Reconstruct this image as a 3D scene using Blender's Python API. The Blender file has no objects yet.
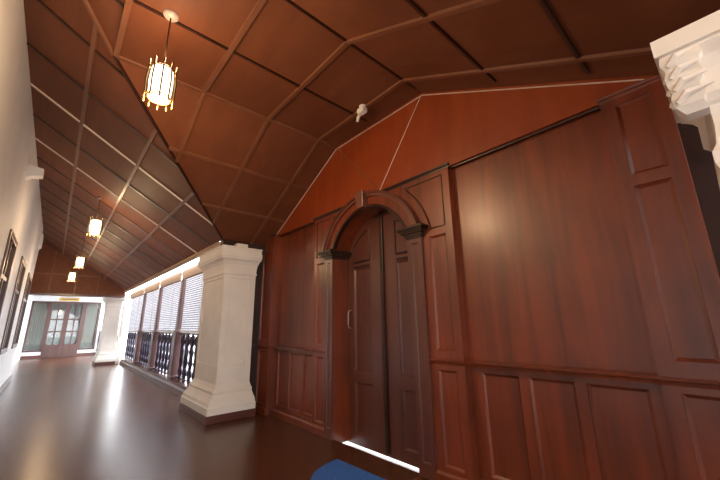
import bpy, bmesh, math, random
from mathutils import Vector, Matrix
random.seed(7)
C = bpy.context.scene.collection
scene = bpy.context.scene
PI = math.pi

# ------------------------------------------------------------------ camera
def make_camera():
    f, vpx, hy, roll = 334.53, 50.49, 323.69, -0.01618
    pitch = math.atan((hy - 240) / f)
    fp = math.hypot(f, hy - 240)
    yaw = math.atan((360 - vpx) / fp)
    fw = Vector((math.sin(yaw) * math.cos(pitch), math.cos(yaw) * math.cos(pitch), math.sin(pitch)))
    r = Vector((math.cos(yaw), -math.sin(yaw), 0))
    u = r.cross(fw)
    c, s = math.cos(roll), math.sin(roll)
    r, u = c * r + s * u, -s * r + c * u
    cam = bpy.data.cameras.new('camera')
    cam.sensor_width = 36
    cam.lens = 36 * f / 720
    cam.clip_start = 0.02
    cam.clip_end = 300
    o = bpy.data.objects.new('camera', cam)
    C.objects.link(o)
    m = Matrix.Identity(4)
    for i in range(3):
        m[i][0], m[i][1], m[i][2] = r[i], u[i], -fw[i]
    o.matrix_world = m
    scene.camera = o
make_camera()

# ------------------------------------------------------------------ world, exposure
w = bpy.data.worlds.new('sky')
scene.world = w
w.use_nodes = True
bg = w.node_tree.nodes['Background']
bg.inputs['Color'].default_value = (0.93, 0.96, 1.0, 1)
bg.inputs['Strength'].default_value = 6.0
scene.view_settings.view_transform = 'Standard'
scene.view_settings.look = 'None'
scene.view_settings.exposure = 0.75
scene.view_settings.gamma = 1
scene.view_settings.use_curve_mapping = False
LAMP_E = 2.6

# ------------------------------------------------------------------ materials
def newmat(name):
    m = bpy.data.materials.new(name)
    m.use_nodes = True
    nt = m.node_tree
    return m, nt, nt.nodes['Principled BSDF']

def wood(name, dark, light, rough=0.3, axis='Z', scale=1.0, coat=0.3, stretch=14.0, bump=0.02):
    m, nt, b = newmat(name)
    tc = nt.nodes.new('ShaderNodeTexCoord')
    mp = nt.nodes.new('ShaderNodeMapping')
    s = [stretch * scale] * 3
    s['XYZ'.index(axis)] = 0.8 * scale
    mp.inputs['Scale'].default_value = s
    n1 = nt.nodes.new('ShaderNodeTexNoise')
    n1.inputs['Scale'].default_value = 1.0
    n1.inputs['Detail'].default_value = 6
    n1.inputs['Distortion'].default_value = 0.6
    n2 = nt.nodes.new('ShaderNodeTexNoise')
    n2.inputs['Scale'].default_value = 1.1 * scale
    n2.inputs['Detail'].default_value = 3
    mix = nt.nodes.new('ShaderNodeMath'); mix.operation = 'MULTIPLY_ADD'
    mix.inputs[1].default_value = 0.5
    mul = nt.nodes.new('ShaderNodeMath'); mul.operation = 'MULTIPLY'
    mul.inputs[1].default_value = 0.5
    rp = nt.nodes.new('ShaderNodeValToRGB')
    rp.color_ramp.elements[0].position = 0.36
    rp.color_ramp.elements[0].color = (*dark, 1)
    rp.color_ramp.elements[1].position = 0.66
    rp.color_ramp.elements[1].color = (*light, 1)
    L = nt.links.new
    L(tc.outputs['Object'], mp.inputs['Vector'])
    L(mp.outputs['Vector'], n1.inputs['Vector'])
    L(tc.outputs['Object'], n2.inputs['Vector'])
    L(n2.outputs['Fac'], mul.inputs[0])
    L(n1.outputs['Fac'], mix.inputs[0])
    L(mul.outputs[0], mix.inputs[2])
    L(mix.outputs[0], rp.inputs['Fac'])
    L(rp.outputs['Color'], b.inputs['Base Color'])
    b.inputs['Roughness'].default_value = rough
    b.inputs['Coat Weight'].default_value = coat
    b.inputs['Coat Roughness'].default_value = 0.27
    if bump:
        bp = nt.nodes.new('ShaderNodeBump')
        bp.inputs['Strength'].default_value = bump
        L(n1.outputs['Fac'], bp.inputs['Height'])
        L(bp.outputs['Normal'], b.inputs['Normal'])
    return m

def plain(name, col, rough=0.5, metal=0.0, noise=0.0, nscale=4.0, spec=0.5):
    m, nt, b = newmat(name)
    b.inputs['Base Color'].default_value = (*col, 1)
    b.inputs['Roughness'].default_value = rough
    b.inputs['Metallic'].default_value = metal
    b.inputs['Specular IOR Level'].default_value = spec
    if noise:
        tc = nt.nodes.new('ShaderNodeTexCoord')
        n = nt.nodes.new('ShaderNodeTexNoise')
        n.inputs['Scale'].default_value = nscale
        n.inputs['Detail'].default_value = 5
        rp = nt.nodes.new('ShaderNodeValToRGB')
        rp.color_ramp.elements[0].position = 0.3
        rp.color_ramp.elements[0].color = (*[c * (1 - noise) for c in col], 1)
        rp.color_ramp.elements[1].position = 0.7
        rp.color_ramp.elements[1].color = (*[min(1, c * (1 + noise)) for c in col], 1)
        nt.links.new(tc.outputs['Object'], n.inputs['Vector'])
        nt.links.new(n.outputs['Fac'], rp.inputs['Fac'])
        nt.links.new(rp.outputs['Color'], b.inputs['Base Color'])
    return m

def glow(name, col, strength):
    m, nt, b = newmat(name)
    b.inputs['Base Color'].default_value = (0.9, 0.85, 0.75, 1)
    b.inputs['Emission Color'].default_value = (*col, 1)
    b.inputs['Emission Strength'].default_value = strength
    b.inputs['Roughness'].default_value = 0.6
    return m

def floor_mat():
    m, nt, b = newmat('polished_floor_boards')
    L = nt.links.new
    tc = nt.nodes.new('ShaderNodeTexCoord')
    br = nt.nodes.new('ShaderNodeTexBrick')
    br.offset = 0.5
    br.inputs['Scale'].default_value = 1.0
    br.inputs['Brick Width'].default_value = 1.1
    br.inputs['Row Height'].default_value = 0.09
    br.inputs['Mortar Size'].default_value = 0.0014
    br.inputs['Color1'].default_value = (0.068, 0.026, 0.014, 1)
    br.inputs['Color2'].default_value = (0.105, 0.036, 0.016, 1)
    br.inputs['Mortar'].default_value = (0.040, 0.015, 0.009, 1)
    L(tc.outputs['Object'], br.inputs['Vector'])
    mp = nt.nodes.new('ShaderNodeMapping')
    mp.inputs['Scale'].default_value = (1.2, 18, 1)
    n = nt.nodes.new('ShaderNodeTexNoise'); n.inputs['Scale'].default_value = 1.5; n.inputs['Detail'].default_value = 2
    L(tc.outputs['Object'], mp.inputs['Vector']); L(mp.outputs['Vector'], n.inputs['Vector'])
    mx = nt.nodes.new('ShaderNodeMixRGB'); mx.blend_type = 'MULTIPLY'; mx.inputs['Fac'].default_value = 0.7
    rp = nt.nodes.new('ShaderNodeValToRGB')
    rp.color_ramp.elements[0].color = (0.75, 0.72, 0.70, 1); rp.color_ramp.elements[0].position = 0.3
    rp.color_ramp.elements[1].color = (1.3, 1.2, 1.1, 1); rp.color_ramp.elements[1].position = 0.7
    L(n.outputs['Fac'], rp.inputs['Fac'])
    L(br.outputs['Color'], mx.inputs['Color1']); L(rp.outputs['Color'], mx.inputs['Color2'])
    L(mx.outputs['Color'], b.inputs['Base Color'])
    b.inputs['Roughness'].default_value = 0.27
    b.inputs['Specular IOR Level'].default_value = 0.5
    return m

def blind_mat():
    m, nt, b = newmat('woven_white_blind')
    L = nt.links.new
    tc = nt.nodes.new('ShaderNodeTexCoord')
    sp = nt.nodes.new('ShaderNodeSeparateXYZ'); cb = nt.nodes.new('ShaderNodeCombineXYZ')
    L(tc.outputs['Object'], sp.inputs[0]); L(sp.outputs['Y'], cb.inputs['X']); L(sp.outputs['Z'], cb.inputs['Y'])
    br = nt.nodes.new('ShaderNodeTexBrick')
    br.inputs['Scale'].default_value = 1.0
    br.inputs['Brick Width'].default_value = 0.11
    br.inputs['Row Height'].default_value = 0.05
    br.inputs['Mortar Size'].default_value = 0.009
    br.inputs['Color1'].default_value = (0.82, 0.82, 0.84, 1)
    br.inputs['Color2'].default_value = (0.70, 0.70, 0.74, 1)
    br.inputs['Mortar'].default_value = (0.16, 0.16, 0.19, 1)
    L(cb.outputs[0], br.inputs['Vector'])
    L(br.outputs['Color'], b.inputs['Base Color'])
    b.inputs['Roughness'].default_value = 0.7
    tr = nt.nodes.new('ShaderNodeBsdfTranslucent'); L(br.outputs['Color'], tr.inputs['Color'])
    ms = nt.nodes.new('ShaderNodeMixShader'); ms.inputs[0].default_value = 0.55
    L(b.outputs[0], ms.inputs[1]); L(tr.outputs[0], ms.inputs[2])
    L(ms.outputs[0], nt.nodes['Material Output'].inputs['Surface'])
    return m

def glass_mat():
    m, nt, b = newmat('window_glass')
    b.inputs['Base Color'].default_value = (0.55, 0.60, 0.58, 1)
    b.inputs['Roughness'].default_value = 0.03
    b.inputs['Transmission Weight'].default_value = 0.85
    b.inputs['IOR'].default_value = 1.5
    return m

M = {}
M['ceil'] = wood('varnished_ceiling_board', (0.130, 0.040, 0.016), (0.185, 0.060, 0.026), 0.6, 'Y', 1.0, 0.0, 6.0, 0.0)
M['ceil'].node_tree.nodes['Principled BSDF'].inputs['Specular IOR Level'].default_value = 0.35
M['batten'] = wood('ceiling_batten_wood', (0.150, 0.055, 0.026), (0.21, 0.085, 0.042), 0.4, 'Y', 1.0, 0.2, 6.0, 0.0)
M['pale'] = plain('pale_strip', (0.62, 0.52, 0.45), 0.4)  # pale tone for a few cross battens and the thin gable lines
M['wall'] = wood('mahogany_panelling', (0.085, 0.018, 0.006), (0.235, 0.043, 0.010), 0.40, 'Z', 1.0, 0.5, 9.0, 0.0)
M['door'] = wood('mahogany_door', (0.085, 0.024, 0.014), (0.125, 0.038, 0.022), 0.36, 'Z', 1.0, 0.75, 9.0, 0.0)
M['gable'] = wood('red_veneer_gable', (0.200, 0.030, 0.006), (0.300, 0.055, 0.010), 0.4, 'Z', 1.0, 0.2, 6.0, 0.0)
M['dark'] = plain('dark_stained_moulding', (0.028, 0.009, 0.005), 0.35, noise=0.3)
M['white'] = plain('white_painted_plaster', (0.74, 0.71, 0.66), 0.55, noise=0.06, nscale=3.0)
M['wallw'] = plain('white_lime_wall', (0.80, 0.81, 0.82), 0.6, noise=0.05, nscale=2.0)
M['plinth'] = wood('red_brown_plinth', (0.070, 0.018, 0.012), (0.105, 0.027, 0.016), 0.35, 'X', 1.0, 0.3, 8.0, 0.0)
M['post'] = wood('brown_painted_post', (0.062, 0.026, 0.028), (0.090, 0.038, 0.038), 0.4, 'Z', 1.0, 0.2, 8.0, 0.0)
M['rosewood'] = wood('rosewood_moulding', (0.130, 0.045, 0.030), (0.180, 0.065, 0.042), 0.36, 'Z', 1.0, 0.4, 8.0, 0.0)  # lighter, pinker wood of the archivolt bead and keystone
M['iron'] = plain('dark_cast_iron', (0.020, 0.014, 0.040), 0.4, noise=0.2)
M['tan'] = wood('tan_bamboo_valance', (0.26, 0.150, 0.075), (0.40, 0.245, 0.130), 0.6, 'Y', 1.0, 0.0, 30.0, 0.0)
M['blind'] = blind_mat()
M['floor'] = floor_mat()
M['glass'] = glass_mat()
M['shade'] = glow('lit_paper_shade', (1.0, 0.87, 0.62), LAMP_E)
M['brass'] = plain('aged_brass', (0.16, 0.09, 0.03), 0.35, 0.9, noise=0.2)
M['bronze'] = plain('dark_bronze', (0.06, 0.035, 0.02), 0.4, 0.6)
M['plastic'] = plain('white_plastic', (0.82, 0.80, 0.76), 0.4)
M['rose'] = plain('pale_ceiling_rose', (0.42, 0.36, 0.33), 0.4)
M['steel'] = plain('brushed_steel', (0.60, 0.58, 0.55), 0.3, 1.0)
M['blue'] = plain('blue_woven_fabric', (0.045, 0.15, 0.50), 0.85, noise=0.18, nscale=40, spec=0.2)
M['curtain'] = plain('beige_curtain', (0.55, 0.47, 0.37), 0.8, noise=0.15, nscale=6)
M['gold'] = plain('gold_plaque', (0.75, 0.52, 0.16), 0.3, 0.7)
M['ground'] = plain('pale_paving', (0.42, 0.41, 0.40), 0.8, noise=0.1)
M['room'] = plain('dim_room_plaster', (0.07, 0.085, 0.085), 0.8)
M['winframe'] = wood('dark_window_timber', (0.060, 0.026, 0.026), (0.10, 0.045, 0.038), 0.35, 'Z', 1.0, 0.3, 8.0, 0.0)
M['pane_sheen'] = wood('golden_pane_reflection', (0.10, 0.055, 0.030), (0.22, 0.120, 0.055), 0.4, 'Z', 1.0, 0.2, 8.0, 0.0)  # golden brown reflection put into the colour of the left wall panes
M['teal'] = plain('teal_upholstery', (0.03, 0.22, 0.24), 0.7)

# ------------------------------------------------------------------ mesh helpers
class MB:
    def __init__(s): s.v = []; s.f = []
    def verts(s, vs):
        n = len(s.v); s.v += [tuple(v) for v in vs]; return n
    def face(s, vs):
        n = s.verts(vs); s.f.append(tuple(range(n, n + len(vs))))
    def box(s, x0, x1, y0, y1, z0, z1):
        n = s.verts([(x0, y0, z0), (x1, y0, z0), (x1, y1, z0), (x0, y1, z0), (x0, y0, z1), (x1, y0, z1), (x1, y1, z1), (x0, y1, z1)])
        for q in ((0, 3, 2, 1), (4, 5, 6, 7), (0, 1, 5, 4), (1, 2, 6, 5), (2, 3, 7, 6), (3, 0, 4, 7)):
            s.f.append(tuple(n + i for i in q))
    def prism(s, poly, ext):
        """closed solid: polygon (3D points) extruded by vector ext"""
        k = len(poly); e = Vector(ext)
        n = s.verts(poly); s.verts([Vector(p) + e for p in poly])
        s.f.append(tuple(n + i for i in reversed(range(k)))); s.f.append(tuple(n + k + i for i in range(k)))
        for i in range(k):
            j = (i + 1) % k
            s.f.append((n + i, n + j, n + k + j, n + k + i))
    def beam(s, a, b, w, h, up=(0, 0, 1), down=True):
        """bar along a->b, width w sideways, hanging h along -up"""
        a, b, up = Vector(a), Vector(b), Vector(up).normalized()
        d = (b - a).normalized(); side = d.cross(up).normalized(); up = side.cross(d).normalized()
        q = [a + side * w / 2 + up * 0.004, a - side * w / 2 + up * 0.004, a - side * w * 0.4 - up * h, a + side * w * 0.4 - up * h]
        s.prism(q, b - a)
    def rings(s, rings, cap=True, close=True):
        k = len(rings[0]); base = len(s.v)
        for r in rings: s.verts(r)
        for i in range(len(rings) - 1):
            for j in range(k if close else k - 1):
                a = base + i * k + j; b = base + i * k + (j + 1) % k
                s.f.append((a, b, b + k, a + k))
        if cap:
            s.f.append(tuple(base + j for j in reversed(range(k))))
            s.f.append(tuple(base + (len(rings) - 1) * k + j for j in range(k)))
    def lathe(s, prof, c=(0, 0, 0), n=16, cap=True):
        s.rings([[(c[0] + r * math.cos(2 * PI * j / n), c[1] + r * math.sin(2 * PI * j / n), c[2] + z) for j in range(n)] for r, z in prof], cap)
    def square(s, prof, x0, x1, y0, y1, cap=True, ko=1.0):
        s.rings([[(x0 - o, y0 - o, z), (x1 + o * ko, y0 - o, z), (x1 + o * ko, y1 + o, z), (x0 - o, y1 + o, z)] for o, z in prof], cap)
    def tube(s, pts, r, n=6, closed=False):
        pts = [Vector(p) for p in pts]; rings = []
        for i, p in enumerate(pts):
            if closed: d = pts[(i + 1) % len(pts)] - pts[i - 1]
            else: d = pts[min(i + 1, len(pts) - 1)] - pts[max(i - 1, 0)]
            d.normalize()
            a = d.cross(Vector((0.3, 0.2, 1)));
            if a.length < 1e-3: a = d.cross(Vector((1, 0, 0)))
            a.normalize(); b = d.cross(a)
            rr = r[i] if isinstance(r, (list, tuple)) else r
            rings.append([p + a * rr * math.cos(2 * PI * j / n) + b * rr * math.sin(2 * PI * j / n) for j in range(n)])
        if closed: rings.append(rings[0])
        s.rings(rings, cap=not closed)
    def torus(s, c, R, r, ax='X', n=14, m=6):
        pts = []
        for i in range(n):
            a = 2 * PI * i / n
            if ax == 'X': pts.append((c[0], c[1] + R * math.cos(a), c[2] + R * math.sin(a)))
            else: pts.append((c[0] + R * math.cos(a), c[1] + R * math.sin(a), c[2]))
        s.tube(pts, r, m, True)
    def ellipsoid(s, c, rx, ry, rz, n=10, m=6):
        rings = []
        for i in range(m + 1):
            t = PI * i / m; rr = max(math.sin(t), 0.02)
            rings.append([(c[0] + rx * rr * math.cos(2 * PI * j / n), c[1] + ry * rr * math.sin(2 * PI * j / n), c[2] - rz * math.cos(t)) for j in range(n)])
        s.rings(rings)
    def build(s, name, mat, parent=None, smooth=False, bevel=0.0, loc=None):
        me = bpy.data.meshes.new(name)
        o = None
        off = Vector(loc) if loc is not None else Vector((0, 0, 0))
        me.from_pydata([tuple(Vector(v) - off) for v in s.v], [], s.f)
        bm = bmesh.new(); bm.from_mesh(me)
        bmesh.ops.recalc_face_normals(bm, faces=bm.faces)
        bm.to_mesh(me); bm.free()
        for p in me.polygons: p.use_smooth = smooth
        me.materials.append(M[mat] if isinstance(mat, str) else mat)
        o = bpy.data.objects.new(name, me)
        C.objects.link(o)
        o.location = off
        if parent is not None:
            o.parent = parent
            o.location = off - WORLD[parent.name]
        WORLD[o.name] = off.copy()
        if bevel:
            md = o.modifiers.new('bevel', 'BEVEL'); md.width = bevel; md.segments = 2; md.limit_method = 'ANGLE'
            md.angle_limit = math.radians(50)
        return o
WORLD = {}

def empty(name, loc, parent=None):
    o = bpy.data.objects.new(name, None)
    C.objects.link(o); o.location = loc; o.empty_display_size = 0.1
    WORLD[o.name] = Vector(loc)
    return o

def tag(o, label, cat, group=None):
    o['label'] = label; o['category'] = cat; o['kind'] = 'thing'
    if group: o['group'] = group
    return o

def struct(o):
    o['kind'] = 'structure'
    return o

def copy_tree(src, loc):
    r = src.copy(); C.objects.link(r); r.location = loc
    for ch in src.children:
        c = ch.copy(); C.objects.link(c); c.parent = r
        for g in ch.children:
            d = g.copy(); C.objects.link(d); d.parent = c
    return r

# panelled face on the plane X = X, facing -X; panels are recessed with bevelled edges
def panelled(mb, X, y0, y1, z0, z1, panels, depth=0.022, bev=0.022, field=True):
    ys = sorted({y0, y1, *[p[0] for p in panels], *[p[1] for p in panels]})
    zs = sorted({z0, z1, *[p[2] for p in panels], *[p[3] for p in panels]})
    for i in range(len(ys) - 1):
        for j in range(len(zs) - 1):
            cy, cz = (ys[i] + ys[i + 1]) / 2, (zs[j] + zs[j + 1]) / 2
            if any(p[0] < cy < p[1] and p[2] < cz < p[3] for p in panels): continue
            mb.face([(X, ys[i], zs[j]), (X, ys[i], zs[j + 1]), (X, ys[i + 1], zs[j + 1]), (X, ys[i + 1], zs[j])])
    for a, b, c, d in panels:
        def rect(o, x): return [(x, a + o, c + o), (x, b - o, c + o), (x, b - o, d - o), (x, a + o, d - o)]
        seq = [rect(0, X), rect(0.003, X + 0.008), rect(bev, X + depth)]
        mb.rings(seq, cap=False)
        mb.face(rect(bev, X + depth))

def sweep_y(mb, prof, y0, y1):
    """profile of (x,z) points extruded along Y"""
    mb.prism([(x, y0, z) for x, z in prof], (0, y1 - y0, 0))

# ------------------------------------------------------------------ key dimensions (metres, eye at origin)
FZ = -1.40            # floor
W = 2.83              # front plane of the panelled wall
REC = 0.09            # recess of the plain bays
CZ = 1.60             # cornice height
DZ = -0.345           # dado rail height
HF = 2.618            # flat ceiling height
K1, K2 = 3.65, 2.02   # edges of the flat ceiling
SL, SR = 0.545, 0.515  # slopes of the tray sides
XV = 0.05
PS = 0.60             # slope of verandah lean-to ceiling
def zP(x): return HF - PS * (x - XV)
def zL(y): return HF - SL * (y - K1)
def zR(y): return HF - SR * (K2 - y)
XE = 1.99             # verandah eave line
YL = K1 + PS * (XE - XV) / SL
YR = K2 - PS * (XE - XV) / SR
def valL(x): return K1 + PS * (x - XV) / SL
def valR(x): return K2 - PS * (x - XV) / SR
XLW = -0.675          # left wall
YG = 16.6             # gable at the far end of the verandah ceiling
YE = 23.5             # end wall
YB = -9.0             # behind the camera
DY = 3.02             # door centre

# ------------------------------------------------------------------ floor and ground
mb = MB(); mb.box(-1.3, W + 0.01, YB, YE + 0.02, FZ - 0.12, FZ)
struct(mb.build('floor', 'floor'))
mb = MB(); mb.box(-30, 40, -40, 60, FZ - 0.30, FZ - 0.125)
struct(mb.build('ground', 'ground'))

# ------------------------------------------------------------------ ceiling of the verandah (lean-to)
T = 0.05
mb = MB()
mb.prism([(-0.95, YB, zP(-0.95)), (XV, YB, zP(XV)), (XV, YG, zP(XV)), (-0.95, YG, zP(-0.95))], (0, 0, T))
mb.prism([(XV, K1, zP(XV)), (XE, YL, zP(XE)), (XE, YG, zP(XE)), (XV, YG, zP(XV))], (0, 0, T))
mb.prism([(XV, K2, zP(XV)), (XV, YB, zP(XV)), (XE, YB, zP(XE)), (XE, YR, zP(XE))], (0, 0, T))
ceilP = struct(mb.build('ceiling', 'ceil'))
nP = (PS, 0, 1)
yk = [3.82 + 0.845 * k for k in range(-6, 16)]
for k, y in enumerate(yk):
    x0, x1 = -0.80, XE
    if K2 < y < K1: x1 = XV
    elif K1 <= y < YL: x1 = XV + (y - K1) * SL / PS
    elif YR < y <= K2: x1 = XV + (K2 - y) * SR / PS
    if y > YG - 0.1: continue
    pale = abs(y - (3.82 + 0.845 * 2)) < 0.01 or abs(y - (3.82 + 0.845 * 4)) < 0.01
    mb = MB(); mb.beam((x0, y, zP(x0)), (x1, y, zP(x1)), 0.032, 0.018, nP)
    b = mb.build('batten', 'pale' if pale else 'dark', ceilP)
    if pale: b['label'] = 'pale batten'
for x in (-0.11, 0.58, 1.25):
    y0 = 3.45 if x < 0 else valL(x)
    mb = MB(); mb.beam((x, y0, zP(x)), (x, YG, zP(x)), 0.05, 0.02, nP); mb.build('batten', 'batten', ceilP)
    if x > 0:
        mb = MB(); mb.beam((x, YB, zP(x)), (x, valR(x), zP(x)), 0.05, 0.02, nP); mb.build('batten', 'batten', ceilP)
def dg(t): return (XV - t * 0.25, K1 - t * 0.34, zP(XV - t * 0.25))
mb = MB(); mb.beam(dg(0), dg(2.6), 0.045, 0.02, nP); mb.build('batten', 'batten', ceilP)
mb = MB(); mb.beam((XV, K1, HF), (XE, YL, zP(XE)), 0.03, 0.02, (0.3, 0.3, 1)); mb.build('valley_strip', 'dark', ceilP)
# eave beam of the verandah
mb = MB(); mb.box(XE - 0.03, XE + 0.09, YL + 0.15, YE, 1.395, zP(XE) - 0.005)
struct(mb.build('trim_1', 'tan', bevel=0.008))
mb = MB(); mb.box(XE - 0.03, XE + 0.09, YB, YR - 0.15, 1.395, zP(XE) - 0.005)
struct(mb.build('trim_2', 'tan', bevel=0.008))

# ------------------------------------------------------------------ ceiling of the bay in front of the door (tray)
XO = W + 0.16
mb = MB()
mb.prism([(XV, K2, HF), (XO, K2, HF), (XO, K1, HF), (XV, K1, HF)], (0, 0, T))
mb.prism([(XV, K1, HF), (XO, K1, HF), (XO, YL, zL(YL)), (XE, YL, zL(YL))], (0, 0, T))
mb.prism([(XV, K2, HF), (XE, YR, zR(YR)), (XO, YR, zR(YR)), (XO, K2, HF)], (0, 0, T))
bay = struct(mb.build('ceiling_bay', 'ceil'))
bx = [XV + 0.02, 0.895, 1.70, 2.50]
for x in bx:
    mb = MB(); mb.beam((x, K2, HF), (x, K1, HF), 0.055, 0.022); mb.build('batten', 'batten', bay)
    if x < 0.5: continue
    ye = min(valL(x), YL); mb = MB(); mb.beam((x, K1, HF), (x, ye, zL(ye)), 0.05, 0.022, (0, SL, 1)); mb.build('batten', 'batten', bay)
    ye = max(valR(x), YR); mb = MB(); mb.beam((x, K2, HF), (x, ye, zR(ye)), 0.05, 0.022, (0, -SR, 1)); mb.build('batten', 'batten', bay)
for y in (K2, 2.85, K1):
    mb = MB(); mb.beam((XV, y, HF), (W - 0.12, y, HF), 0.045 if y == K1 else 0.03, 0.02 if y == K1 else 0.014)
    mb.build('batten', 'batten' if y == K1 else 'dark', bay)
for y in (4.43, 5.15):
    x0 = XV + (y - K1) * SL / PS
    mb = MB(); mb.beam((x0, y, zL(y)), (W, y, zL(y)), 0.05, 0.022, (0, SL, 1)); mb.build('batten', 'batten', bay)
for y in (1.12, 0.43):
    x0 = XV + (K2 - y) * SR / PS
    mb = MB(); mb.beam((x0, y, zR(y)), (W - 0.12, y, zR(y)), 0.034, 0.015, (0, -SR, 1)); mb.build('batten', 'dark', bay)
# beams that close the bay over the pillars
mb = MB(); mb.box(XE, XO, YL - 0.02, YL + 0.12, 1.28, zL(YL) + 0.03)
struct(mb.build('trim_3', 'dark'))
mb = MB(); mb.box(XE, XO, YR - 0.12, YR + 0.02, 1.36, zR(YR) + 0.03)
struct(mb.build('trim_4', 'dark'))

# ------------------------------------------------------------------ panelled wall on the right
BY0, BY1 = 1.77, 4.20     # door bay
OY0, OY1 = 2.34, 3.705    # opening
PR0, PR1 = 0.06, 0.425    # right end pilaster
PL0, PL1 = 5.43, 5.84     # left end pilaster
RI, RO, AZ = 0.74, 0.92, 0.73
def arc(R, y): return AZ + math.sqrt(max(R * R - (y - DY) ** 2, 0))
XR = W + REC
mb = MB()
# plain bays and their wainscot
lw = [(5.06, 5.36), (4.66, 4.98), (4.28, 4.58)]
rwp = [(1.33, 1.66), (0.925, 1.255), (0.50, 0.85)]
for y0, y1, pans in ((BY1, PL0 + 0.02, lw), (PR1 - 0.02, BY0, rwp)):
    panelled(mb, XR, y0, y1, DZ, CZ, [])
    panelled(mb, XR, y0, y1, FZ - 0.05, DZ, [(a, b, -1.26, -0.44) for a, b in pans])
# door bay: strips each side of the opening
for y0, y1 in ((BY0, OY0), (OY1, BY1)):
    near = y0 < 2.5
    a, b = (1.855, 2.06) if near else (3.945, 4.13)
    panelled(mb, W, y0, y1, DZ, 0.93, [(a, b, -0.262, 0.88)])
    panelled(mb, W, y0, y1, FZ - 0.05, DZ, [(a, b, -1.265, -0.44)])
    panelled(mb, W, y0, y1, 0.93, CZ, [])
# above the opening
N = 40
for i in range(N):
    ya = OY0 + (OY1 - OY0) * i / N; yb = OY0 + (OY1 - OY0) * (i + 1) / N
    za, zb = arc(RI, ya), arc(RI, yb)
    mb.face([(W, ya, za), (W, ya, CZ), (W, yb, CZ), (W, yb, zb)])
    mb.face([(W, ya, za), (W, yb, zb), (W + 0.30, yb, zb), (W + 0.30, ya, za)])
for y in (OY0, OY1):
    mb.face([(W, y, FZ - 0.06), (W, y, arc(RI, y)), (W + 0.30, y, arc(RI, y)), (W + 0.30, y, FZ - 0.06)])
# returns of the door bay and pilasters
for y in (BY0, BY1): mb.face([(W, y, FZ - 0.05), (XR, y, FZ - 0.05), (XR, y, CZ), (W, y, CZ)])
mb.face([(W, PR1, FZ), (XR, PR1, FZ), (XR, PR1, CZ), (W, PR1, CZ)])
mb.face([(W - 0.06, PL0, FZ), (XR, PL0, FZ), (XR, PL0, CZ), (W - 0.06, PL0, CZ)])
mb.face([(W, PR0, FZ), (W + 0.3, PR0, FZ), (W + 0.3, PR0, CZ), (W, PR0, CZ)])
# end pilasters
panelled(mb, W, PR0, PR1, DZ, CZ, [(0.142, 0.338, -0.25, 0.885), (0.142, 0.338, 0.965, 1.52)])
panelled(mb, W, PR0, PR1, FZ, DZ, [(0.142, 0.338, -1.26, -0.43)])
panelled(mb, W - 0.06, PL0, PL1, DZ, CZ, [(PL0 + 0.08, PL1 - 0.05, -0.25, 1.3)])
panelled(mb, W - 0.06, PL0, PL1, FZ, DZ, [(PL0 + 0.08, PL1 - 0.05, -1.26, -0.43)])
# wall beyond the right pilaster, set back
wr = struct(mb.build('wall_right', 'wall'))
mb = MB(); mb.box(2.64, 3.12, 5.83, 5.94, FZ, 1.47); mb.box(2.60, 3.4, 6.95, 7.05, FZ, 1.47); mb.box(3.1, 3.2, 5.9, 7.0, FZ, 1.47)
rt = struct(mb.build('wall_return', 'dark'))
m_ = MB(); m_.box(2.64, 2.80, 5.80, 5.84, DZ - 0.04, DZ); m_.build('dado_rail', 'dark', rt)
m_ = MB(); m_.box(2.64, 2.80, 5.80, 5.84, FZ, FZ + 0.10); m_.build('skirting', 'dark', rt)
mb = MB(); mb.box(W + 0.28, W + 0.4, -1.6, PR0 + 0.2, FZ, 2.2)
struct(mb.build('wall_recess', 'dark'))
# gable above the cornice
gp = [(W, 5.50, zL(5.5)), (W, K1, HF), (W, K2, HF), (W, 0.06, zR(0.06))]
mb = MB()
mb.prism([(W, 5.50, CZ - 0.02), (W, 5.50, zL(5.50)), (W, K1, HF), (W, K2, HF), (W, 0.06, zR(0.06)), (W, 0.06, CZ - 0.02)], (0.14, 0, 0))
gb = mb.build('gable', 'gable', wr)
gb['label'] = 'orange red veneered gable'
def gline(name, a, b, w_, h_, mat):
    m_ = MB(); a, b = Vector((W - 0.001, *a)), Vector((W - 0.001, *b)); d = (b - a).normalized(); n = Vector((0, -d.z, d.y))
    m_.prism([a + n * w_ / 2, a - n * w_ / 2, a - n * w_ * 0.3 - Vector((h_, 0, 0)), a + n * w_ * 0.3 - Vector((h_, 0, 0))], b - a)
    return m_.build(name, mat, wr)
e = 0.035
gline('gable_bead', (5.43, zL(5.43) - e), (K1 + 0.01, HF - e), 0.010, 0.010, 'pale')
gline('gable_bead', (K1, HF - e), (K2, HF - e), 0.010, 0.010, 'pale')
gline('gable_bead', (K2, HF - e), (0.15, zR(0.15) - e), 0.010, 0.010, 'pale')
gline('gable_batten', (2.76, CZ + 0.03), (K1 - 0.02, HF - e), 0.020, 0.010, 'batten')
gline('gable_batten', (2.76, CZ + 0.03), (K2 + 0.02, HF - e), 0.010, 0.007, 'pale')
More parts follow.
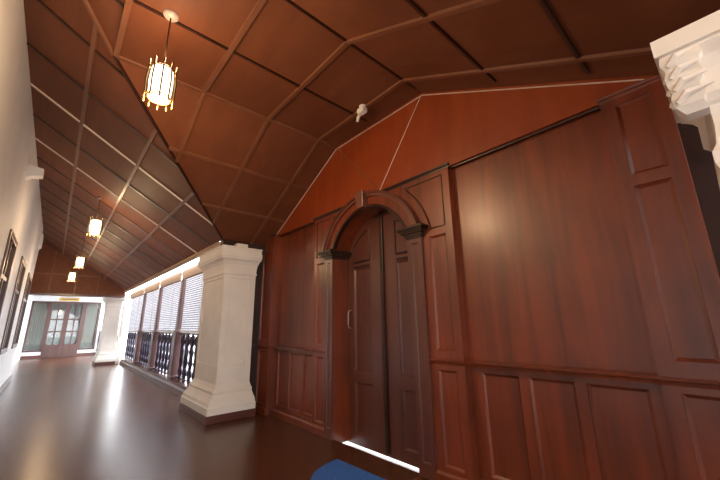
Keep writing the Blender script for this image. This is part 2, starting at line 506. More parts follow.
# cornice pieces
def cornice(y0, y1, x, mat='dark', name='cornice'):
    m_ = MB()
    sweep_y(m_, [(x + 0.02, CZ - 0.030), (x - 0.006, CZ - 0.030), (x - 0.010, CZ - 0.016), (x - 0.022, CZ - 0.004), (x - 0.026, CZ + 0.008), (x - 0.022, CZ + 0.014), (x + 0.02, CZ + 0.014)], y0, y1)
    return m_.build(name, mat, wr)
cornice(BY0 - 0.02, BY1 + 0.02, W)
cornice(PR1, BY0, W + 0.045)
cornice(BY1, PL0, W + 0.05)
cornice(PR0, PR1 + 0.01, W + 0.006, 'wall')
cornice(PL0 - 0.02, PL1, W - 0.05)
for (y0, y1, x) in ((PR1, BY0, W + 0.02), (BY1, PL0, W + 0.02), (BY0, OY0 - 0.2, W), (OY1 + 0.175, BY1, W), (PR0, PR1, W), (PL0, PL1, W - 0.06)):
    m_ = MB()
    sweep_y(m_, [(x + 0.09, DZ - 0.045), (x - 0.006, DZ - 0.045), (x - 0.012, DZ - 0.022), (x - 0.032, DZ - 0.014), (x - 0.034, DZ), (x + 0.09, DZ + 0.006)], y0 - 0.012, y1 + 0.012)
    m_.build('dado_rail', 'wall', wr)
    m_ = MB()
    sweep_y(m_, [(x + 0.09, FZ), (x - 0.025, FZ), (x - 0.025, FZ + 0.075), (x - 0.012, FZ + 0.10), (x + 0.09, FZ + 0.105)], y0 - 0.012, y1 + 0.012)
    m_.build('skirting', 'wall', wr)
# jamb pilasters with their narrow panels, and the stepped impost blocks over them
for y0, y1 in ((OY0 - 0.005, OY0 - 0.20), (OY1 + 0.005, OY1 + 0.17)):
    a, b = min(y0, y1), max(y0, y1)
    m_ = MB()
    panelled(m_, W - 0.03, a, b, FZ, 0.91, [(a + 0.05, b - 0.05, -1.28, 0.84)], 0.016, 0.014)
    for y in (a, b): m_.face([(W - 0.03, y, FZ), (W + 0.01, y, FZ), (W + 0.01, y, 0.91), (W - 0.03, y, 0.91)])
    m_.build('jamb_pilaster', 'door', wr)
    m_ = MB()
    inn = 0.28
    m_.box(W - 0.045, W + inn, a - 0.012, b + 0.012, 0.895, 0.918)
    m_.box(W - 0.06, W + inn, a - 0.025, b + 0.025, 0.918, 0.945)
    m_.box(W - 0.085, W + inn, a - 0.045, b + 0.045, 0.945, 0.965)
    m_.box(W - 0.105, W + inn, a - 0.062, b + 0.062, 0.965, 0.985)
    m_.box(W - 0.125, W + inn, a - 0.080, b + 0.080, 0.985, 1.012)
    m_.build('impost', 'dark', wr)
# archivolt: stepped rings round the arch
def ring(name, r0, r1, x0, x1, mat, th0=None):
    m_ = MB(); rs = []
    t0 = math.asin((1.0 - AZ) / ((r0 + r1) / 2)); n = 48
    for i in range(n + 1):
        t = t0 + (PI - 2 * t0) * i / n
        c, s_ = math.cos(t), math.sin(t)
        rs.append([(x0, DY + r0 * c, AZ + r0 * s_), (x0, DY + r1 * c, AZ + r1 * s_), (x1, DY + r1 * c, AZ + r1 * s_), (x1, DY + r0 * c, AZ + r0 * s_)])
    m_.rings(rs)
    return m_.build(name, mat, wr)
ring('archivolt', RI - 0.005, RI + 0.115, W - 0.035, W + 0.02, 'wall')
ring('archivolt_bead', RI + 0.115, RI + 0.150, W - 0.065, W + 0.02, 'rosewood')
ring('archivolt_rim', RI + 0.150, RO, W - 0.085, W + 0.02, 'door')
ring('arch_bead', RI - 0.02, RI + 0.012, W - 0.045, W + 0.02, 'dark')
m_ = MB()
m_.prism([(W - 0.12, DY - 0.055, 1.44), (W - 0.12, DY + 0.055, 1.44), (W - 0.14, DY + 0.08, 1.66), (W - 0.14, DY - 0.08, 1.66)], (0.14, 0, 0))
m_.build('keystone', 'rosewood', wr, bevel=0.008)
# spandrel mouldings
for sgn in (-1, 1):
    ye = DY + sgn * (DY - 1.855) if sgn < 0 else 4.13
    pts = [(W - 0.002, ye, 0.965), (W - 0.002, ye, 1.515)]
    ta = math.asin((1.515 - AZ) / 1.02); tb = math.asin((0.965 - AZ) / 1.02)
    for i in range(13):
        t = ta + (tb - ta) * i / 12
        pts.append((W - 0.002, DY + sgn * 1.02 * math.cos(t), AZ + 1.02 * math.sin(t)))
    m_ = MB(); m_.tube(pts, 0.010, 6, True); m_.build('spandrel_moulding', 'dark', wr)

# ------------------------------------------------------------------ double door
dr = struct(empty('door_1', (W + 0.3, DY, FZ)))
XD = W + 0.27
for side in (1, -1):
    m_ = MB()
    ya, yb = (DY + 0.004, OY1 + 0.04) if side > 0 else (OY0 - 0.04, DY - 0.004)
    pa, pb = (3.26, 3.60) if side > 0 else (2.44, 2.78)
    zb_ = FZ - 0.085
    panelled(m_, XD, ya, yb, zb_, 0.80, [(pa, pb, -0.60, 0.755), (pa, pb, -1.36, -0.74)], 0.024, 0.026)
    panelled(m_, XD, ya, yb, 0.80, 1.62, [])
    m_.box(XD + 0.03, XD + 0.06, ya, yb, zb_, 1.62)
    for y in (ya, yb): m_.face([(XD, y, zb_), (XD + 0.03, y, zb_), (XD + 0.03, y, 1.62), (XD, y, 1.62)])
    m_.face([(XD, ya, zb_), (XD + 0.03, ya, zb_), (XD + 0.03, yb, zb_), (XD, yb, zb_)])
    leaf = m_.build('door_leaf', 'door', dr)
    inner, outer = (pa, pb) if side > 0 else (pb, pa)
    def top(y): return 0.58 + math.sqrt(0.75 ** 2 - (y - DY) ** 2)
    pts = [(XD - 0.002, inner, 0.855), (XD - 0.002, outer, 0.855)]
    for i in range(11):
        y = outer + (inner - outer) * i / 10
        pts.append((XD - 0.002, y, top(y)))
    m2 = MB(); m2.tube(pts, 0.011, 6, True)
    b_ = m2.build('panel_moulding', 'dark', leaf)
    for zz in (0.838, 0.775):
        m3 = MB()
        k = 9
        for i in range(k):
            y = pa + (pb - pa) * (i + 0.5) / k
            m3.box(XD - 0.012, XD + 0.002, y - 0.013, y + 0.013, zz - 0.010, zz + 0.010)
        m3.build('dentil_strip', 'dark', leaf)
    if side > 0:
        m4 = MB(); m4.tube([(XD + 0.01, 3.655, 0.185), (XD - 0.05, 3.655, 0.175), (XD - 0.062, 3.655, 0.12), (XD - 0.062, 3.655, 0.0), (XD - 0.05, 3.655, -0.055), (XD + 0.01, 3.655, -0.065)], 0.009, 8)
        m4.build('door_handle', 'steel', leaf, smooth=True)
m_ = MB(); m_.box(XD - 0.03, XD + 0.005, DY - 0.032, DY + 0.022, FZ - 0.05, 1.6)
m_.build('meeting_bead', 'dark', dr, bevel=0.006)

# ------------------------------------------------------------------ left wall with tall windows
wins = [(6.90, 8.02), (9.45, 10.75), (12.15, 13.80)]
WZ0, WZ1 = -0.47, 1.43
mb = MB()
ys = [YB] + [v for p in wins for v in p] + [14.3]
for i in range(len(ys) - 1):
    a, b = ys[i], ys[i + 1]
    if i % 2 == 0: mb.box(-0.95, XLW, a, b, FZ, zP(XLW) + 0.02)
    else:
        mb.box(-0.95, XLW, a, b, FZ, WZ0); mb.box(-0.95, XLW, a, b, WZ1, zP(XLW) + 0.02)
mb.box(-1.30, -0.93, 14.2, YE, FZ, 3.4)
# moulded string and capitals
for (y0, y1, z0, z1, p) in ((7.15, 7.32, 2.41, 2.53, 0.19), (13.7, 14.3, 2.45, 2.80, 0.05)):
    mb.prism([(XLW - 0.02, y0, z0 - 0.10), (XLW + p * 0.35, y0, z0 - 0.03), (XLW + p, y0, z0), (XLW + p, y0, z1), (XLW - 0.02, y0, z1 + 0.03)], (0, y1 - y0, 0))
wl = struct(mb.build('wall_left', 'wallw'))
mb = MB(); mb.box(XLW - 0.01, XLW + 0.02, YB, 14.32, FZ, FZ + 0.14)
struct(mb.build('baseboard_left', 'winframe'))
for i, (a, b) in enumerate(wins):
    wn = struct(empty('window_%d' % (i + 1), (XLW, (a + b) / 2, WZ0)))
    m_ = MB(); fw_ = 0.09
    x0, x1 = XLW - 0.10, XLW + 0.025
    m_.box(x0, x1, a, a + fw_, WZ0, WZ1); m_.box(x0, x1, b - fw_, b, WZ0, WZ1)
    m_.box(x0, x1, a + fw_, b - fw_, WZ1 - fw_, WZ1); m_.box(x0, x1, a + fw_, b - fw_, WZ0, WZ0 + fw_)
    m_.box(x0, x1 - 0.02, (a + b) / 2 - 0.03, (a + b) / 2 + 0.03, WZ0 + fw_, WZ1 - fw_)
    m_.box(x0, x1 - 0.02, a + fw_, b - fw_, 0.75, 0.81)
    m_.build('window_frame', 'winframe', wn, bevel=0.006)
    m_ = MB(); m_.box(x0 + 0.02, x0 + 0.03, a + fw_, b - fw_, WZ0 + fw_, WZ1 - fw_)
    m_.build('pane', 'pane_sheen', wn)

d3 = struct(empty('door_3', (-0.92, 15.6, FZ)))
m_ = MB(); m_.box(-0.94, -0.86, 14.75, 14.95, FZ, 1.3); m_.box(-0.94, -0.86, 16.1, 16.3, FZ, 1.3); m_.box(-0.94, -0.86, 14.95, 16.1, 1.15, 1.3); m_.build('door_frame', 'winframe', d3)
m_ = MB(); m_.box(-0.94, -0.90, 14.95, 16.1, FZ, 1.15); m_.build('door_leaf', 'door', d3)
# ------------------------------------------------------------------ far gable, soffit and end wall
mb = MB()
mb.prism([(-1.25, YG, 1.23), (2.02, YG, 1.23), (2.02, YG, zP(2.02)), (-1.25, YG, zP(-1.25))], (0, 0.12, 0))
fg = struct(mb.build('wall_far', 'ceil'))
for z in (1.95,):
    m_ = MB(); m_.box(-0.93, 1.5, YG - 0.02, YG + 0.01, z - 0.018, z + 0.018); m_.build('gable_batten', 'batten', fg)
for x in (-0.30, 0.42, 1.1):
    m_ = MB(); m_.box(x - 0.016, x + 0.016, YG - 0.018, YG + 0.01, 1.26, zP(x)); m_.build('gable_batten', 'batten', fg)
m_ = MB(); m_.box(-0.95, 2.0, YG - 0.05, YG + 0.13, 1.17, 1.25); m_.build('gable_beam', 'plinth', fg)
mb = MB(); mb.box(-1.3, 1.95, YG + 0.12, YE + 0.1, 1.62, 1.72)
struct(mb.build('ceiling_far', 'wallw'))
# end wall: white surround
mb = MB()
DX0, DX1, DT = -0.93, 1.85, 1.36
mb.box(-1.3, DX0, YE, YE + 0.15, FZ, 1.7); mb.box(DX1, 1.98, YE, YE + 0.15, FZ, 1.7); mb.box(DX0, DX1, YE, YE + 0.15, DT, 1.7)
lx1, lx2 = -0.22, 1.16
mb.box(DX0, lx1, YE, YE + 0.15, FZ, FZ + 0.30); mb.box(lx2, DX1, YE, YE + 0.15, FZ, FZ + 0.30)
struct(mb.build('wall_end', 'wallw'))
mb = MB(); mb.box(DX0 - 0.3, lx1, YE - 0.03, YE + 0.02, FZ, FZ + 0.14); mb.box(lx2, 2.0, YE - 0.03, YE + 0.02, FZ, FZ + 0.14)
struct(mb.build('baseboard_end', 'plinth'))
for i, (a, b) in enumerate(((DX0, lx1), (lx2, DX1))):
    wn = struct(empty('window_%d' % (i + 4), ((a + b) / 2, YE, FZ + 0.3)))
    z0 = FZ + 0.30
    m_ = MB(); m_.box(a, a + 0.08, YE - 0.02, YE + 0.08, z0, DT); m_.box(b - 0.08, b, YE - 0.02, YE + 0.08, z0, DT)
    m_.box(a, b, YE - 0.02, YE + 0.08, DT - 0.08, DT); m_.box(a, b, YE - 0.02, YE + 0.08, z0, z0 + 0.07)
    m_.build('window_frame', 'winframe', wn)
    m_ = MB(); m_.box(a + 0.08, b - 0.08, YE + 0.04, YE + 0.046, z0 + 0.07, DT - 0.08); m_.build('pane', 'glass', wn)
    c = tag(empty('curtain', ((a + b) / 2, YE + 0.14, z0 + 0.1)), ('beige' if i == 0 else 'pale beige') + ' curtain behind the sidelight to the ' + ('left' if i == 0 else 'right') + ' of the far glazed door', 'curtain', 'curtains by the far door')
    m_ = MB(); r0, r1 = [], []
    n = 28
    x0c, x1c = (a + 0.02, b - 0.02) if i == 0 else (a + 0.02, b - 0.12)
    for k in range(n + 1):
        x = x0c + (x1c - x0c) * k / n; y = YE + 0.14 + 0.02 * math.sin(k * 1.9)
        r0.append((x, y, z0 + 0.35)); r1.append((x, y, DT))
    m_.rings([r0, r1], cap=False, close=False)
    m_.build('drape', 'curtain', c)
    m_ = MB(); m_.tube([(a + 0.02, YE + 0.14, DT - 0.02), (b - 0.02, YE + 0.14, DT - 0.02)], 0.012, 8); m_.build('rod', 'brass', c)
d2 = struct(empty('door_2', ((lx1 + lx2) / 2, YE, FZ)))
xm = (lx1 + lx2) / 2
for a, b in ((lx1, xm - 0.003), (xm + 0.003, lx2)):
    m_ = MB(); y0, y1 = YE - 0.04, YE + 0.03
    st = 0.10
    m_.box(a, a + st, y0, y1, FZ + 0.01, DT); m_.box(b - st, b, y0, y1, FZ + 0.01, DT)
    m_.box(a + st, b - st, y0, y1, DT - 0.12, DT); m_.box(a + st, b - st, y0, y1, FZ + 0.01, FZ + 0.62)
    for z in (0.45, -0.15): m_.box(a + st, b - st, y0, y1, z - 0.035, z + 0.035)
    m_.box((a + b) / 2 - 0.025, (a + b) / 2 + 0.025, y0 + 0.01, y1, FZ + 0.62, DT - 0.12)
    lf = m_.build('door_leaf', 'winframe', d2)
    m_ = MB(); m_.box(a + st, b - st, YE, YE + 0.006, FZ + 0.62, DT - 0.12); m_.build('glass_pane', 'glass', lf)
    m_ = MB(); m_.ellipsoid((b - 0.05 if a == lx1 else a + 0.05, y0 - 0.03, -0.35), 0.03, 0.03, 0.03); m_.build('door_knob', 'brass', lf, smooth=True)
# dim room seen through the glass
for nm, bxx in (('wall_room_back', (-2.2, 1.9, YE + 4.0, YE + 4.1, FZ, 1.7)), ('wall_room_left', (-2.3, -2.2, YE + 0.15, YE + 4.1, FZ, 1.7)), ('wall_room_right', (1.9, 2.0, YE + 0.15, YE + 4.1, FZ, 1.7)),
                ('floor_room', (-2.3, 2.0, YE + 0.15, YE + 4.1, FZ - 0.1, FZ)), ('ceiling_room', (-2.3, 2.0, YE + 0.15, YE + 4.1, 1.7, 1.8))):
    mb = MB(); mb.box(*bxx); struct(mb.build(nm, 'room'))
s_ = tag(empty('armchair', (0.55, YE + 2.2, FZ)), 'teal armchair inside the room behind the far glazed door', 'armchair')
m_ = MB(); m_.box(0.0, 1.1, YE + 1.9, YE + 2.6, FZ + 0.14, FZ + 0.48); m_.build('seat', 'teal', s_, bevel=0.05)
m_ = MB(); m_.box(0.0, 1.1, YE + 2.45, YE + 2.65, FZ + 0.45, FZ + 1.0); m_.build('backrest', 'teal', s_, bevel=0.05)
for x in (0.03, 1.02):
    m_ = MB(); m_.box(x, x + 0.06, YE + 1.92, YE + 2.0, FZ, FZ + 0.15); m_.build('leg', 'winframe', s_)
    m_ = MB(); m_.box(x, x + 0.06, YE + 2.5, YE + 2.58, FZ, FZ + 0.15); m_.build('leg', 'winframe', s_)
# gold plaque above the glazed door
p_ = tag(empty('door_plaque', (xm, YE - 0.03, 1.47)), 'small gold plaque fixed on the white lintel above the far glazed door', 'sign')
m_ = MB(); m_.box(xm - 0.40, xm + 0.40, YE - 0.05, YE - 0.003, 1.40, 1.56); m_.build('plate', 'gold', p_, bevel=0.01)
m_ = MB()
m_.box(xm - 0.31, xm + 0.31, YE - 0.056, YE - 0.05, 1.465, 1.495)
m_.build('engraved_line', 'bronze', p_)

# ------------------------------------------------------------------ pillars
PLAIN = [(0.0, 0.84), (0.006, 0.845), (0.020, 0.858), (0.020, 0.885), (0.008, 0.895), (0.012, 0.95), (0.028, 1.02), (0.058, 1.075), (0.090, 1.105), (0.098, 1.11), (0.098, 1.135), (0.110, 1.145), (0.110, 1.215), (0.095, 1.225), (0.095, 1.29), (0.105, 1.295), (0.105, 1.318)]
LEAFY = [(0.0, 0.44), (0.0, 0.50), (0.03, 0.52), (0.045, 0.545), (0.045, 0.57), (0.03, 0.585), (0.05, 0.60), (0.06, 0.63), (0.06, 0.68), (0.04, 0.72), (0.03, 0.80), (0.03, 0.90), (0.05, 0.91), (0.075, 0.94), (0.075, 0.97), (0.05, 0.985), (0.05, 1.01), (0.06, 1.06), (0.09, 1.11), (0.125, 1.14), (0.135, 1.145), (0.135, 1.155), (0.152, 1.16), (0.152, 1.245)]
def pillar(px0, px1, y0, y1, label, prof, extra, flare=0.16):
    cx, cy = (px0 + px1) / 2, (y0 + y1) / 2
    p = tag(empty('pillar', (cx, cy, FZ)), label, 'pillar', 'white pillars of the verandah')
    k = flare / 0.16
    m_ = MB(); m_.square([(0.16 * k, FZ), (0.16 * k, -1.285)], px0, px1, y0, y1, True, 0.4); m_.build('plinth', 'plinth', p, bevel=0.006)
    m_ = MB(); m_.square([(o * k, z) for o, z in [(0.15, -1.287), (0.15, -1.19), (0.135, -1.175), (0.125, -1.13), (0.085, -1.07), (0.055, -1.02), (0.06, -1.01), (0.06, -0.985), (0.025, -0.94), (0.0, -0.89)]], px0, px1, y0, y1, True, 0.4); m_.build('base', 'white', p)
    m_ = MB()
    zz0, zz1 = -0.90, prof[0][1] + 0.005
    for (ax, pos, a, b, sg) in (('x', px0, y0, y1, 1), ('x', px1, y0, y1, -1), ('y', y0, px0, px1, 1), ('y', y1, px0, px1, -1)):
        t = MB(); g = 0.10
        panelled(t, 0, a, b, zz0, zz1, [(a + g, b - g, -0.62, zz1 - 0.05)], 0.014, 0.010)
        base = len(m_.v)
        for v in t.v:
            m_.v.append((pos + sg * v[0], v[1], v[2]) if ax == 'x' else (v[1], pos + sg * v[0], v[2]))
        m_.f += [tuple(base + i for i in f_) for f_ in t.f]
    m_.build('shaft', 'white', p)
    m_ = MB(); m_.square(prof, px0, px1, y0, y1, True, 0.5)
    cap = m_.build('capital', 'white', p)
    zt = prof[-1][1]
    m_ = MB(); m_.box(px0 + 0.02, px1 - 0.02, y0 + 0.02, y1 - 0.02, zt, zt + 0.03); m_.build('top_board', 'tan', p)
    if prof is LEAFY:
        # carved acanthus leaves: one curling under each corner, smaller ones along the faces
        for (cxn, cyn, sx, sy) in ((px0, y1, -1, 1), (px0, y0, -1, -1)):
            m2 = MB(); rs = []
            for q in range(9):
                u = q / 8
                o = 0.115 - 0.012 * u - (0.02 if q == 8 else 0)
                z = 1.147 - 0.285 * u
                wd_ = 0.105 - 0.045 * u + 0.010 * math.sin(u * 18)
                ox, oy = cxn + sx * o, cyn + sy * o
                t = 0.024 + 0.006 * math.sin(u * 18)
                rs.append([(ox + sx * t, oy + sy * t, z), (ox + sx * t, oy - sy * wd_, z), (ox - sx * 0.02, oy - sy * wd_, z), (ox - sx * wd_, oy - sy * wd_, z), (ox - sx * wd_, oy - sy * 0.02, z), (ox - sx * wd_, oy + sy * t, z)])
            m2.rings(rs)
            for q in range(4):
                z = 1.105 - 0.062 * q
                m2.tube([(cxn + sx * 0.135, cyn + sy * (0.03 - 0.01 * q), z + 0.035), (cxn + sx * 0.150, cyn + sy * 0.085, z + 0.022), (cxn + sx * 0.143, cyn + sy * 0.118, z - 0.012)], [0.008, 0.018, 0.010], 6)
                m2.tube([(cxn + sx * 0.02, cyn + sy * 0.130, z + 0.035), (cxn + sx * 0.075, cyn + sy * 0.133, z + 0.02), (cxn + sx * 0.115, cyn + sy * 0.128, z - 0.012)], [0.008, 0.016, 0.010], 6)
            m2.build('corner_leaf', 'white', cap)
        n = 4
        for k in range(n):
            t = y1 - 0.05 - (y1 - y0 - 0.10) * (k + 0.5) / n
            m2 = MB()
            for sg in (-1, 1):
                m2.tube([(px0 - 0.035, t + sg * 0.015, 1.03), (px0 - 0.060, t + sg * 0.05, 1.08), (px0 - 0.095, t + sg * 0.075, 1.13), (px0 - 0.105, t + sg * 0.045, 1.155), (px0 - 0.09, t + sg * 0.025, 1.13)], [0.012, 0.022, 0.022, 0.014, 0.010], 6)
            m2.build('scroll', 'white', cap, smooth=True)
    if extra:
        m_ = MB(); m_.box(2.18, 2.38, y0 - 0.04, y0 + 0.08, zt, zt + 0.075); m_.build('cap_block', 'white', p, bevel=0.01)
    return p
pillar(2.03, 2.57, 5.66, 6.75, 'white square pillar on a red plinth between the railing and the panelled wall', PLAIN, True)
pillar(2.03, 2.60, -1.0, -0.10, 'white pillar at the right edge with a leafy capital near the ceiling', LEAFY, False)
pillar(1.52, 2.02, YG + 0.42, YG + 1.25, 'small distant white pillar beside the far glazed doors', PLAIN, False, 0.10)

# ------------------------------------------------------------------ railing side of the verandah
RX = 2.35
mb = MB()
for y0, y1 in ((6.92, YG + 0.30),):
    mb.prism([(2.20, y0, FZ), (2.20, y0, FZ + 0.10), (2.225, y0, FZ + 0.14), (2.225, y0, FZ + 0.20), (2.62, y0, FZ + 0.20), (2.62, y0, FZ)], (0, y1 - y0, 0))
struct(mb.build('trim_5', 'plinth'))
mb = MB()
mb.prism([(2.20, YB, FZ), (2.20, YB, FZ + 0.2), (2.62, YB, FZ + 0.2), (2.62, YB, FZ)], (0, -1.0 - YB, 0))
struct(mb.build('trim_6', 'plinth'))
CB = FZ + 0.20
posts = [9.22, 11.60, 13.98]
pw = 0.135
ends = [6.93] + posts + [YG + 0.30]
ordinal = ['nearest', 'second', 'farthest']
def make_post(y, label, group='posts along the railing'):
    p = tag(empty('railing_post', (RX, y, CB)), label, 'post', group)
    m_ = MB(); m_.square([(0.0, CB), (0.0, -0.14), (-0.03, -0.06), (-0.04, 0.5), (-0.055, 1.36)], RX - pw, RX + pw, y - pw, y + pw); m_.build('shaft', 'post', p, bevel=0.012)
    m_ = MB(); m_.square([(0.015, CB), (0.015, CB + 0.08), (0.002, CB + 0.10)], RX - pw, RX + pw, y - pw, y + pw); m_.build('foot', 'post', p)
    return p
plab = ['brown verandah post nearest the big white pillar', 'middle one of the three brown verandah posts between the blinds', 'brown verandah post farthest along, nearest the distant small pillar']
for y, l in zip(posts, plab): make_post(y, l)

def baluster(y, z0, z1, x=RX):
    m_ = MB(); h = z1 - z0
    m_.tube([(x, y, z0), (x, y, z0 + h * 0.12), (x, y, z0 + h * 0.30), (x, y, z0 + h * 0.5), (x, y, z0 + h * 0.72), (x, y, z1)], [0.030, 0.022, 0.040, 0.026, 0.042, 0.026], 8)
    m_.torus((x, y, z0 + h * 0.20), 0.085, 0.030)
    m_.torus((x, y, z0 + h * 0.87), 0.100, 0.034)
    m_.torus((x, y, z0 + h * 0.07), 0.050, 0.024)
    m_.torus((x, y, z0 + h * 0.50), 0.030, 0.020)
    for s in (-1, 1):
        m_.tube([(x, y + s * 0.015, z0 + h * 0.30), (x, y + s * 0.075, z0 + h * 0.40), (x, y + s * 0.060, z0 + h * 0.52), (x, y + s * 0.080, z0 + h * 0.64), (x, y + s * 0.02, z0 + h * 0.76)], [0.022, 0.032, 0.022, 0.032, 0.020], 6)
    return m_
def make_railing(y0, y1, n, label):
    g = tag(empty('railing', (RX, (y0 + y1) / 2, CB)), label, 'railing', 'cast iron railing panels')
    m_ = MB(); m_.box(RX - 0.045, RX + 0.045, y0, y1, -0.185, -0.145); m_.build('top_rail', 'iron', g, bevel=0.008)
    m_ = MB(); m_.box(RX - 0.03, RX + 0.03, y0, y1, CB + 0.05, CB + 0.08); m_.build('bottom_rail', 'iron', g)
    src = None
    for k in range(n):
        y = y0 + (y1 - y0) * (k + 0.5) / n
        if src is None:
            src = baluster(y, CB + 0.003, -0.18).build('baluster', 'iron', g, smooth=True); ys_ = y
        else:
            c = src.copy(); C.objects.link(c); c.parent = g
            c.location = src.location + Vector((0, y - ys_, 0))
    return g
def make_blind(y0, y1, label, z0=-0.13):
    g = tag(empty('roller_blind', (RX - 0.05, (y0 + y1) / 2, 1.36)), label, 'blind', 'white woven blinds of the verandah')
    m_ = MB(); m_.box(RX - 0.12, RX - 0.07, y0, y1, 1.13, 1.345); m_.build('valance', 'tan', g, bevel=0.006)
    m_ = MB(); r0, r1 = [], []
    n = 60; rs = []
    for i in range(n + 1):
        z = z0 + (1.16 - z0) * i / n
        x = RX - 0.035 + 0.006 * (i % 2)
        rs.append([(x, y0 + 0.01, z), (x, y1 - 0.01, z), (x + 0.004, y1 - 0.01, z), (x + 0.004, y0 + 0.01, z)])
    m_.rings(rs)
    m_.build('screen', 'blind', g)
    m_ = MB(); m_.tube([(RX - 0.05, y0 + (y1 - y0) * 0.35, z0), (RX - 0.05, y0 + (y1 - y0) * 0.35, 1.2)], 0.008, 6); m_.build('pull_cord', 'plastic', g)
    m_ = MB(); m_.box(RX - 0.045, RX - 0.02, y0 + 0.01, y1 - 0.01, z0 - 0.012, z0 + 0.015); m_.build('bottom_bar', 'plastic', g)
    return g
where = ['beside the big white pillar', 'second along from the big white pillar', 'third along from the big white pillar', 'farthest along, beside the distant small pillar']
for i in range(4):
    a, b = ends[i] + (pw + 0.012 if i else 0.0) + 0.008, ends[i + 1] - (pw + 0.012 if i < 3 else 0) - 0.008
    make_railing(a, b, 6, 'dark ornate cast iron railing panel ' + where[i])
    make_blind(a, b, 'white woven blind with a tan valance ' + where[i])
g = tag(empty('railing', (2.3, YE - 0.3, FZ)), 'dark railing across the bright gap between the distant small pillar and the far end wall', 'railing', 'cast iron railing panels')
m_ = MB(); m_.box(1.90, 2.85, YE - 0.33, YE - 0.27, -0.19, -0.14); m_.build('top_rail', 'iron', g)
m_ = MB(); m_.box(1.90, 2.85, YE - 0.33, YE - 0.27, FZ + 0.20, FZ + 0.25); m_.build('bottom_rail', 'iron', g)
m_ = MB(); m_.box(2.0, 2.85, YE - 0.35, YE - 0.25, FZ, FZ + 0.16); m_.build('kerb', 'plinth', g)
for k in range(9):
    x = 1.95 + k * 0.105
    m_ = MB(); m_.tube([(x, YE - 0.3, FZ + 0.20), (x, YE - 0.3, FZ + 0.5), (x, YE - 0.3, FZ + 0.8), (x, YE - 0.3, -0.15)], [0.03, 0.02, 0.04, 0.025], 6); m_.build('baluster', 'iron', g)
# top plate the blinds hang from
mb = MB(); mb.box(RX - 0.06, RX + 0.10, 6.92, YG + 0.3, 1.345, 1.425)
struct(mb.build('trim_7', 'white'))
# narrow white strip beside the far pillar
mb = MB(); mb.square([(0.04, FZ), (0.04, FZ + 0.3), (0.0, FZ + 0.4), (0.0, 1.10), (0.04, 1.2), (0.04, 1.28)], 2.06, 2.16, YG + 0.40, YG + 0.56)
struct(mb.build('trim_8', 'white'))

# ------------------------------------------------------------------ pendant lanterns
def lantern(x, y, zc, label, dz=0.0, power=(46.0, 12.0)):
    Z = lambda z: z + dz
    g = tag(empty('pendant_lantern', (x, y, Z(1.75))), label, 'lamp', 'pendant lanterns along the ceiling')
    m_ = MB(); m_.lathe([(0.02, zc - 0.03), (0.05, zc - 0.022), (0.062, zc - 0.006), (0.062, zc + 0.012)], (x, y, 0), 20); m_.build('canopy', 'rose' if y < 4 else 'post', g, smooth=True)
    m_ = MB(); m_.tube([(x, y, zc - 0.02), (x, y, Z(2.06))], 0.006, 6); m_.build('cord', 'bronze', g)
    m_ = MB(); m_.lathe([(0.074, 1.785), (0.078, 1.80), (0.086, 1.92), (0.079, 2.04), (0.074, 2.06)], (x, y, dz), 24); sh = m_.build('shade', 'shade', g, smooth=True)
    for (R, z) in ((0.083, 1.79), (0.081, 2.055)):
        m_ = MB(); m_.torus((x, y, Z(z)), R, 0.006, 'Z', 24, 6); m_.build('ring', 'brass', g, smooth=True)
    m_ = MB(); m_.tube([(x - 0.079, y, Z(2.057)), (x + 0.079, y, Z(2.057))], 0.005, 6); m_.tube([(x, y - 0.079, Z(2.057)), (x, y + 0.079, Z(2.057))], 0.005, 6); m_.build('spider', 'brass', g)
    n = 10
    for k in range(n):
        a = 2 * PI * (k + 0.3) / n
        c, s = math.cos(a), math.sin(a)
        m_ = MB(); m_.tube([(x + 0.108 * c, y + 0.108 * s, Z(1.745)), (x + 0.106 * c, y + 0.106 * s, Z(1.80)), (x + 0.110 * c, y + 0.110 * s, Z(1.93)), (x + 0.098 * c, y + 0.098 * s, Z(2.05)), (x + 0.104 * c, y + 0.104 * s, Z(2.105))], [0.008, 0.006, 0.006, 0.006, 0.008], 6)
        m_.tube([(x + 0.105 * c, y + 0.105 * s, Z(1.795)), (x + 0.080 * c, y + 0.080 * s, Z(1.79))], 0.004, 5)
        m_.tube([(x + 0.099 * c, y + 0.099 * s, Z(2.05)), (x + 0.076 * c, y + 0.076 * s, Z(2.055))], 0.004, 5)
        m_.build('bar', 'brass', g, smooth=True)
    for z, e_ in ((1.70, power[0]), (2.17, power[1])):
        li = bpy.data.lights.new('lantern_bulb', 'POINT'); li.energy = e_; li.color = (1.0, 0.66, 0.36); li.shadow_soft_size = 0.07
        lo = bpy.data.objects.new('lantern_bulb', li); C.objects.link(lo)
        lo.parent = g; lo.location = (0, 0, z - 1.75)
LXP = 0.365
lantern(LXP, 2.81, HF, 'largest and nearest lit cage lantern hanging from the flat ceiling of the door bay')
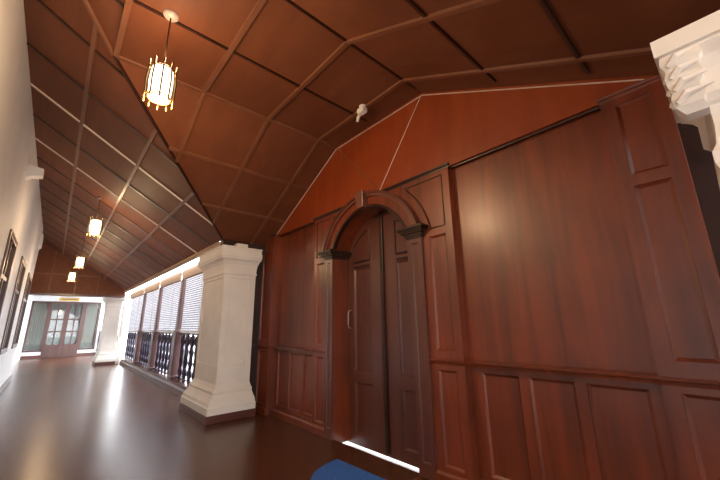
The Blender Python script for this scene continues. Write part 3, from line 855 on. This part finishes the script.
lantern(LXP, -2.1, zP(LXP), 'added unseen lantern hanging from the verandah ceiling behind the viewpoint')  # out of view, added to light the near wall and right pillar
lantern(LXP, -6.2, zP(LXP), 'added unseen lantern farthest behind the viewpoint along the verandah')  # another unseen lantern added for warm light from behind
lantern(LXP - 0.04, 7.90, zP(LXP - 0.04), 'second lit lantern from the camera, hanging from the sloping verandah ceiling', -0.06, (20.0, 4.0))
lantern(LXP - 0.06, 12.0, zP(LXP - 0.06), 'third lit lantern from the camera, hanging above the far part of the verandah', -0.14, (18.0, 3.0))
lantern(LXP - 0.12, 15.0, zP(LXP - 0.12), 'smallest and farthest lit lantern, hanging before the brown far gable', -0.21, (14.0, 2.0))

# ------------------------------------------------------------------ small white alarm sensor on the ceiling edge
g = tag(empty('ceiling_sensor', (2.47, 2.66, HF)), 'small white swivelling sensor fixed on the ceiling batten above the gable', 'sensor')
m_ = MB(); m_.lathe([(0.025, HF - 0.035), (0.04, HF - 0.020), (0.05, HF + 0.004)], (2.47, 2.66, 0), 14); m_.build('mount', 'plastic', g, smooth=True)
m_ = MB(); m_.box(2.42, 2.51, 2.61, 2.73, HF - 0.095, HF - 0.025); m_.build('head', 'plastic', g, bevel=0.02)
m_ = MB(); m_.tube([(2.48, 2.70, HF - 0.06), (2.50, 2.78, HF - 0.08), (2.505, 2.80, HF - 0.13)], [0.018, 0.022, 0.016], 8); m_.build('arm', 'plastic', g, smooth=True)

# ------------------------------------------------------------------ blue mat on the floor
mt = tag(empty('floor_mat', (2.2, 2.6, FZ)), 'blue fabric mat lying on the dark floor before the panelled double door', 'mat')
poly = [(2.47, 2.30), (2.445, 3.135), (2.36, 3.125), (2.26, 3.105), (2.16, 3.07), (2.07, 3.02), (1.99, 2.94), (1.93, 2.84), (1.90, 2.70), (1.89, 2.30)]
m_ = MB(); m_.prism([(x, y, FZ + 0.001) for x, y in poly], (0, 0, 0.022)); m_.build('pile', 'blue', mt, bevel=0.008)
m_ = MB(); m_.tube([(x, y, FZ + 0.014) for x, y in poly], 0.012, 6, True); m_.build('bound_edge', 'blue', mt, smooth=True)
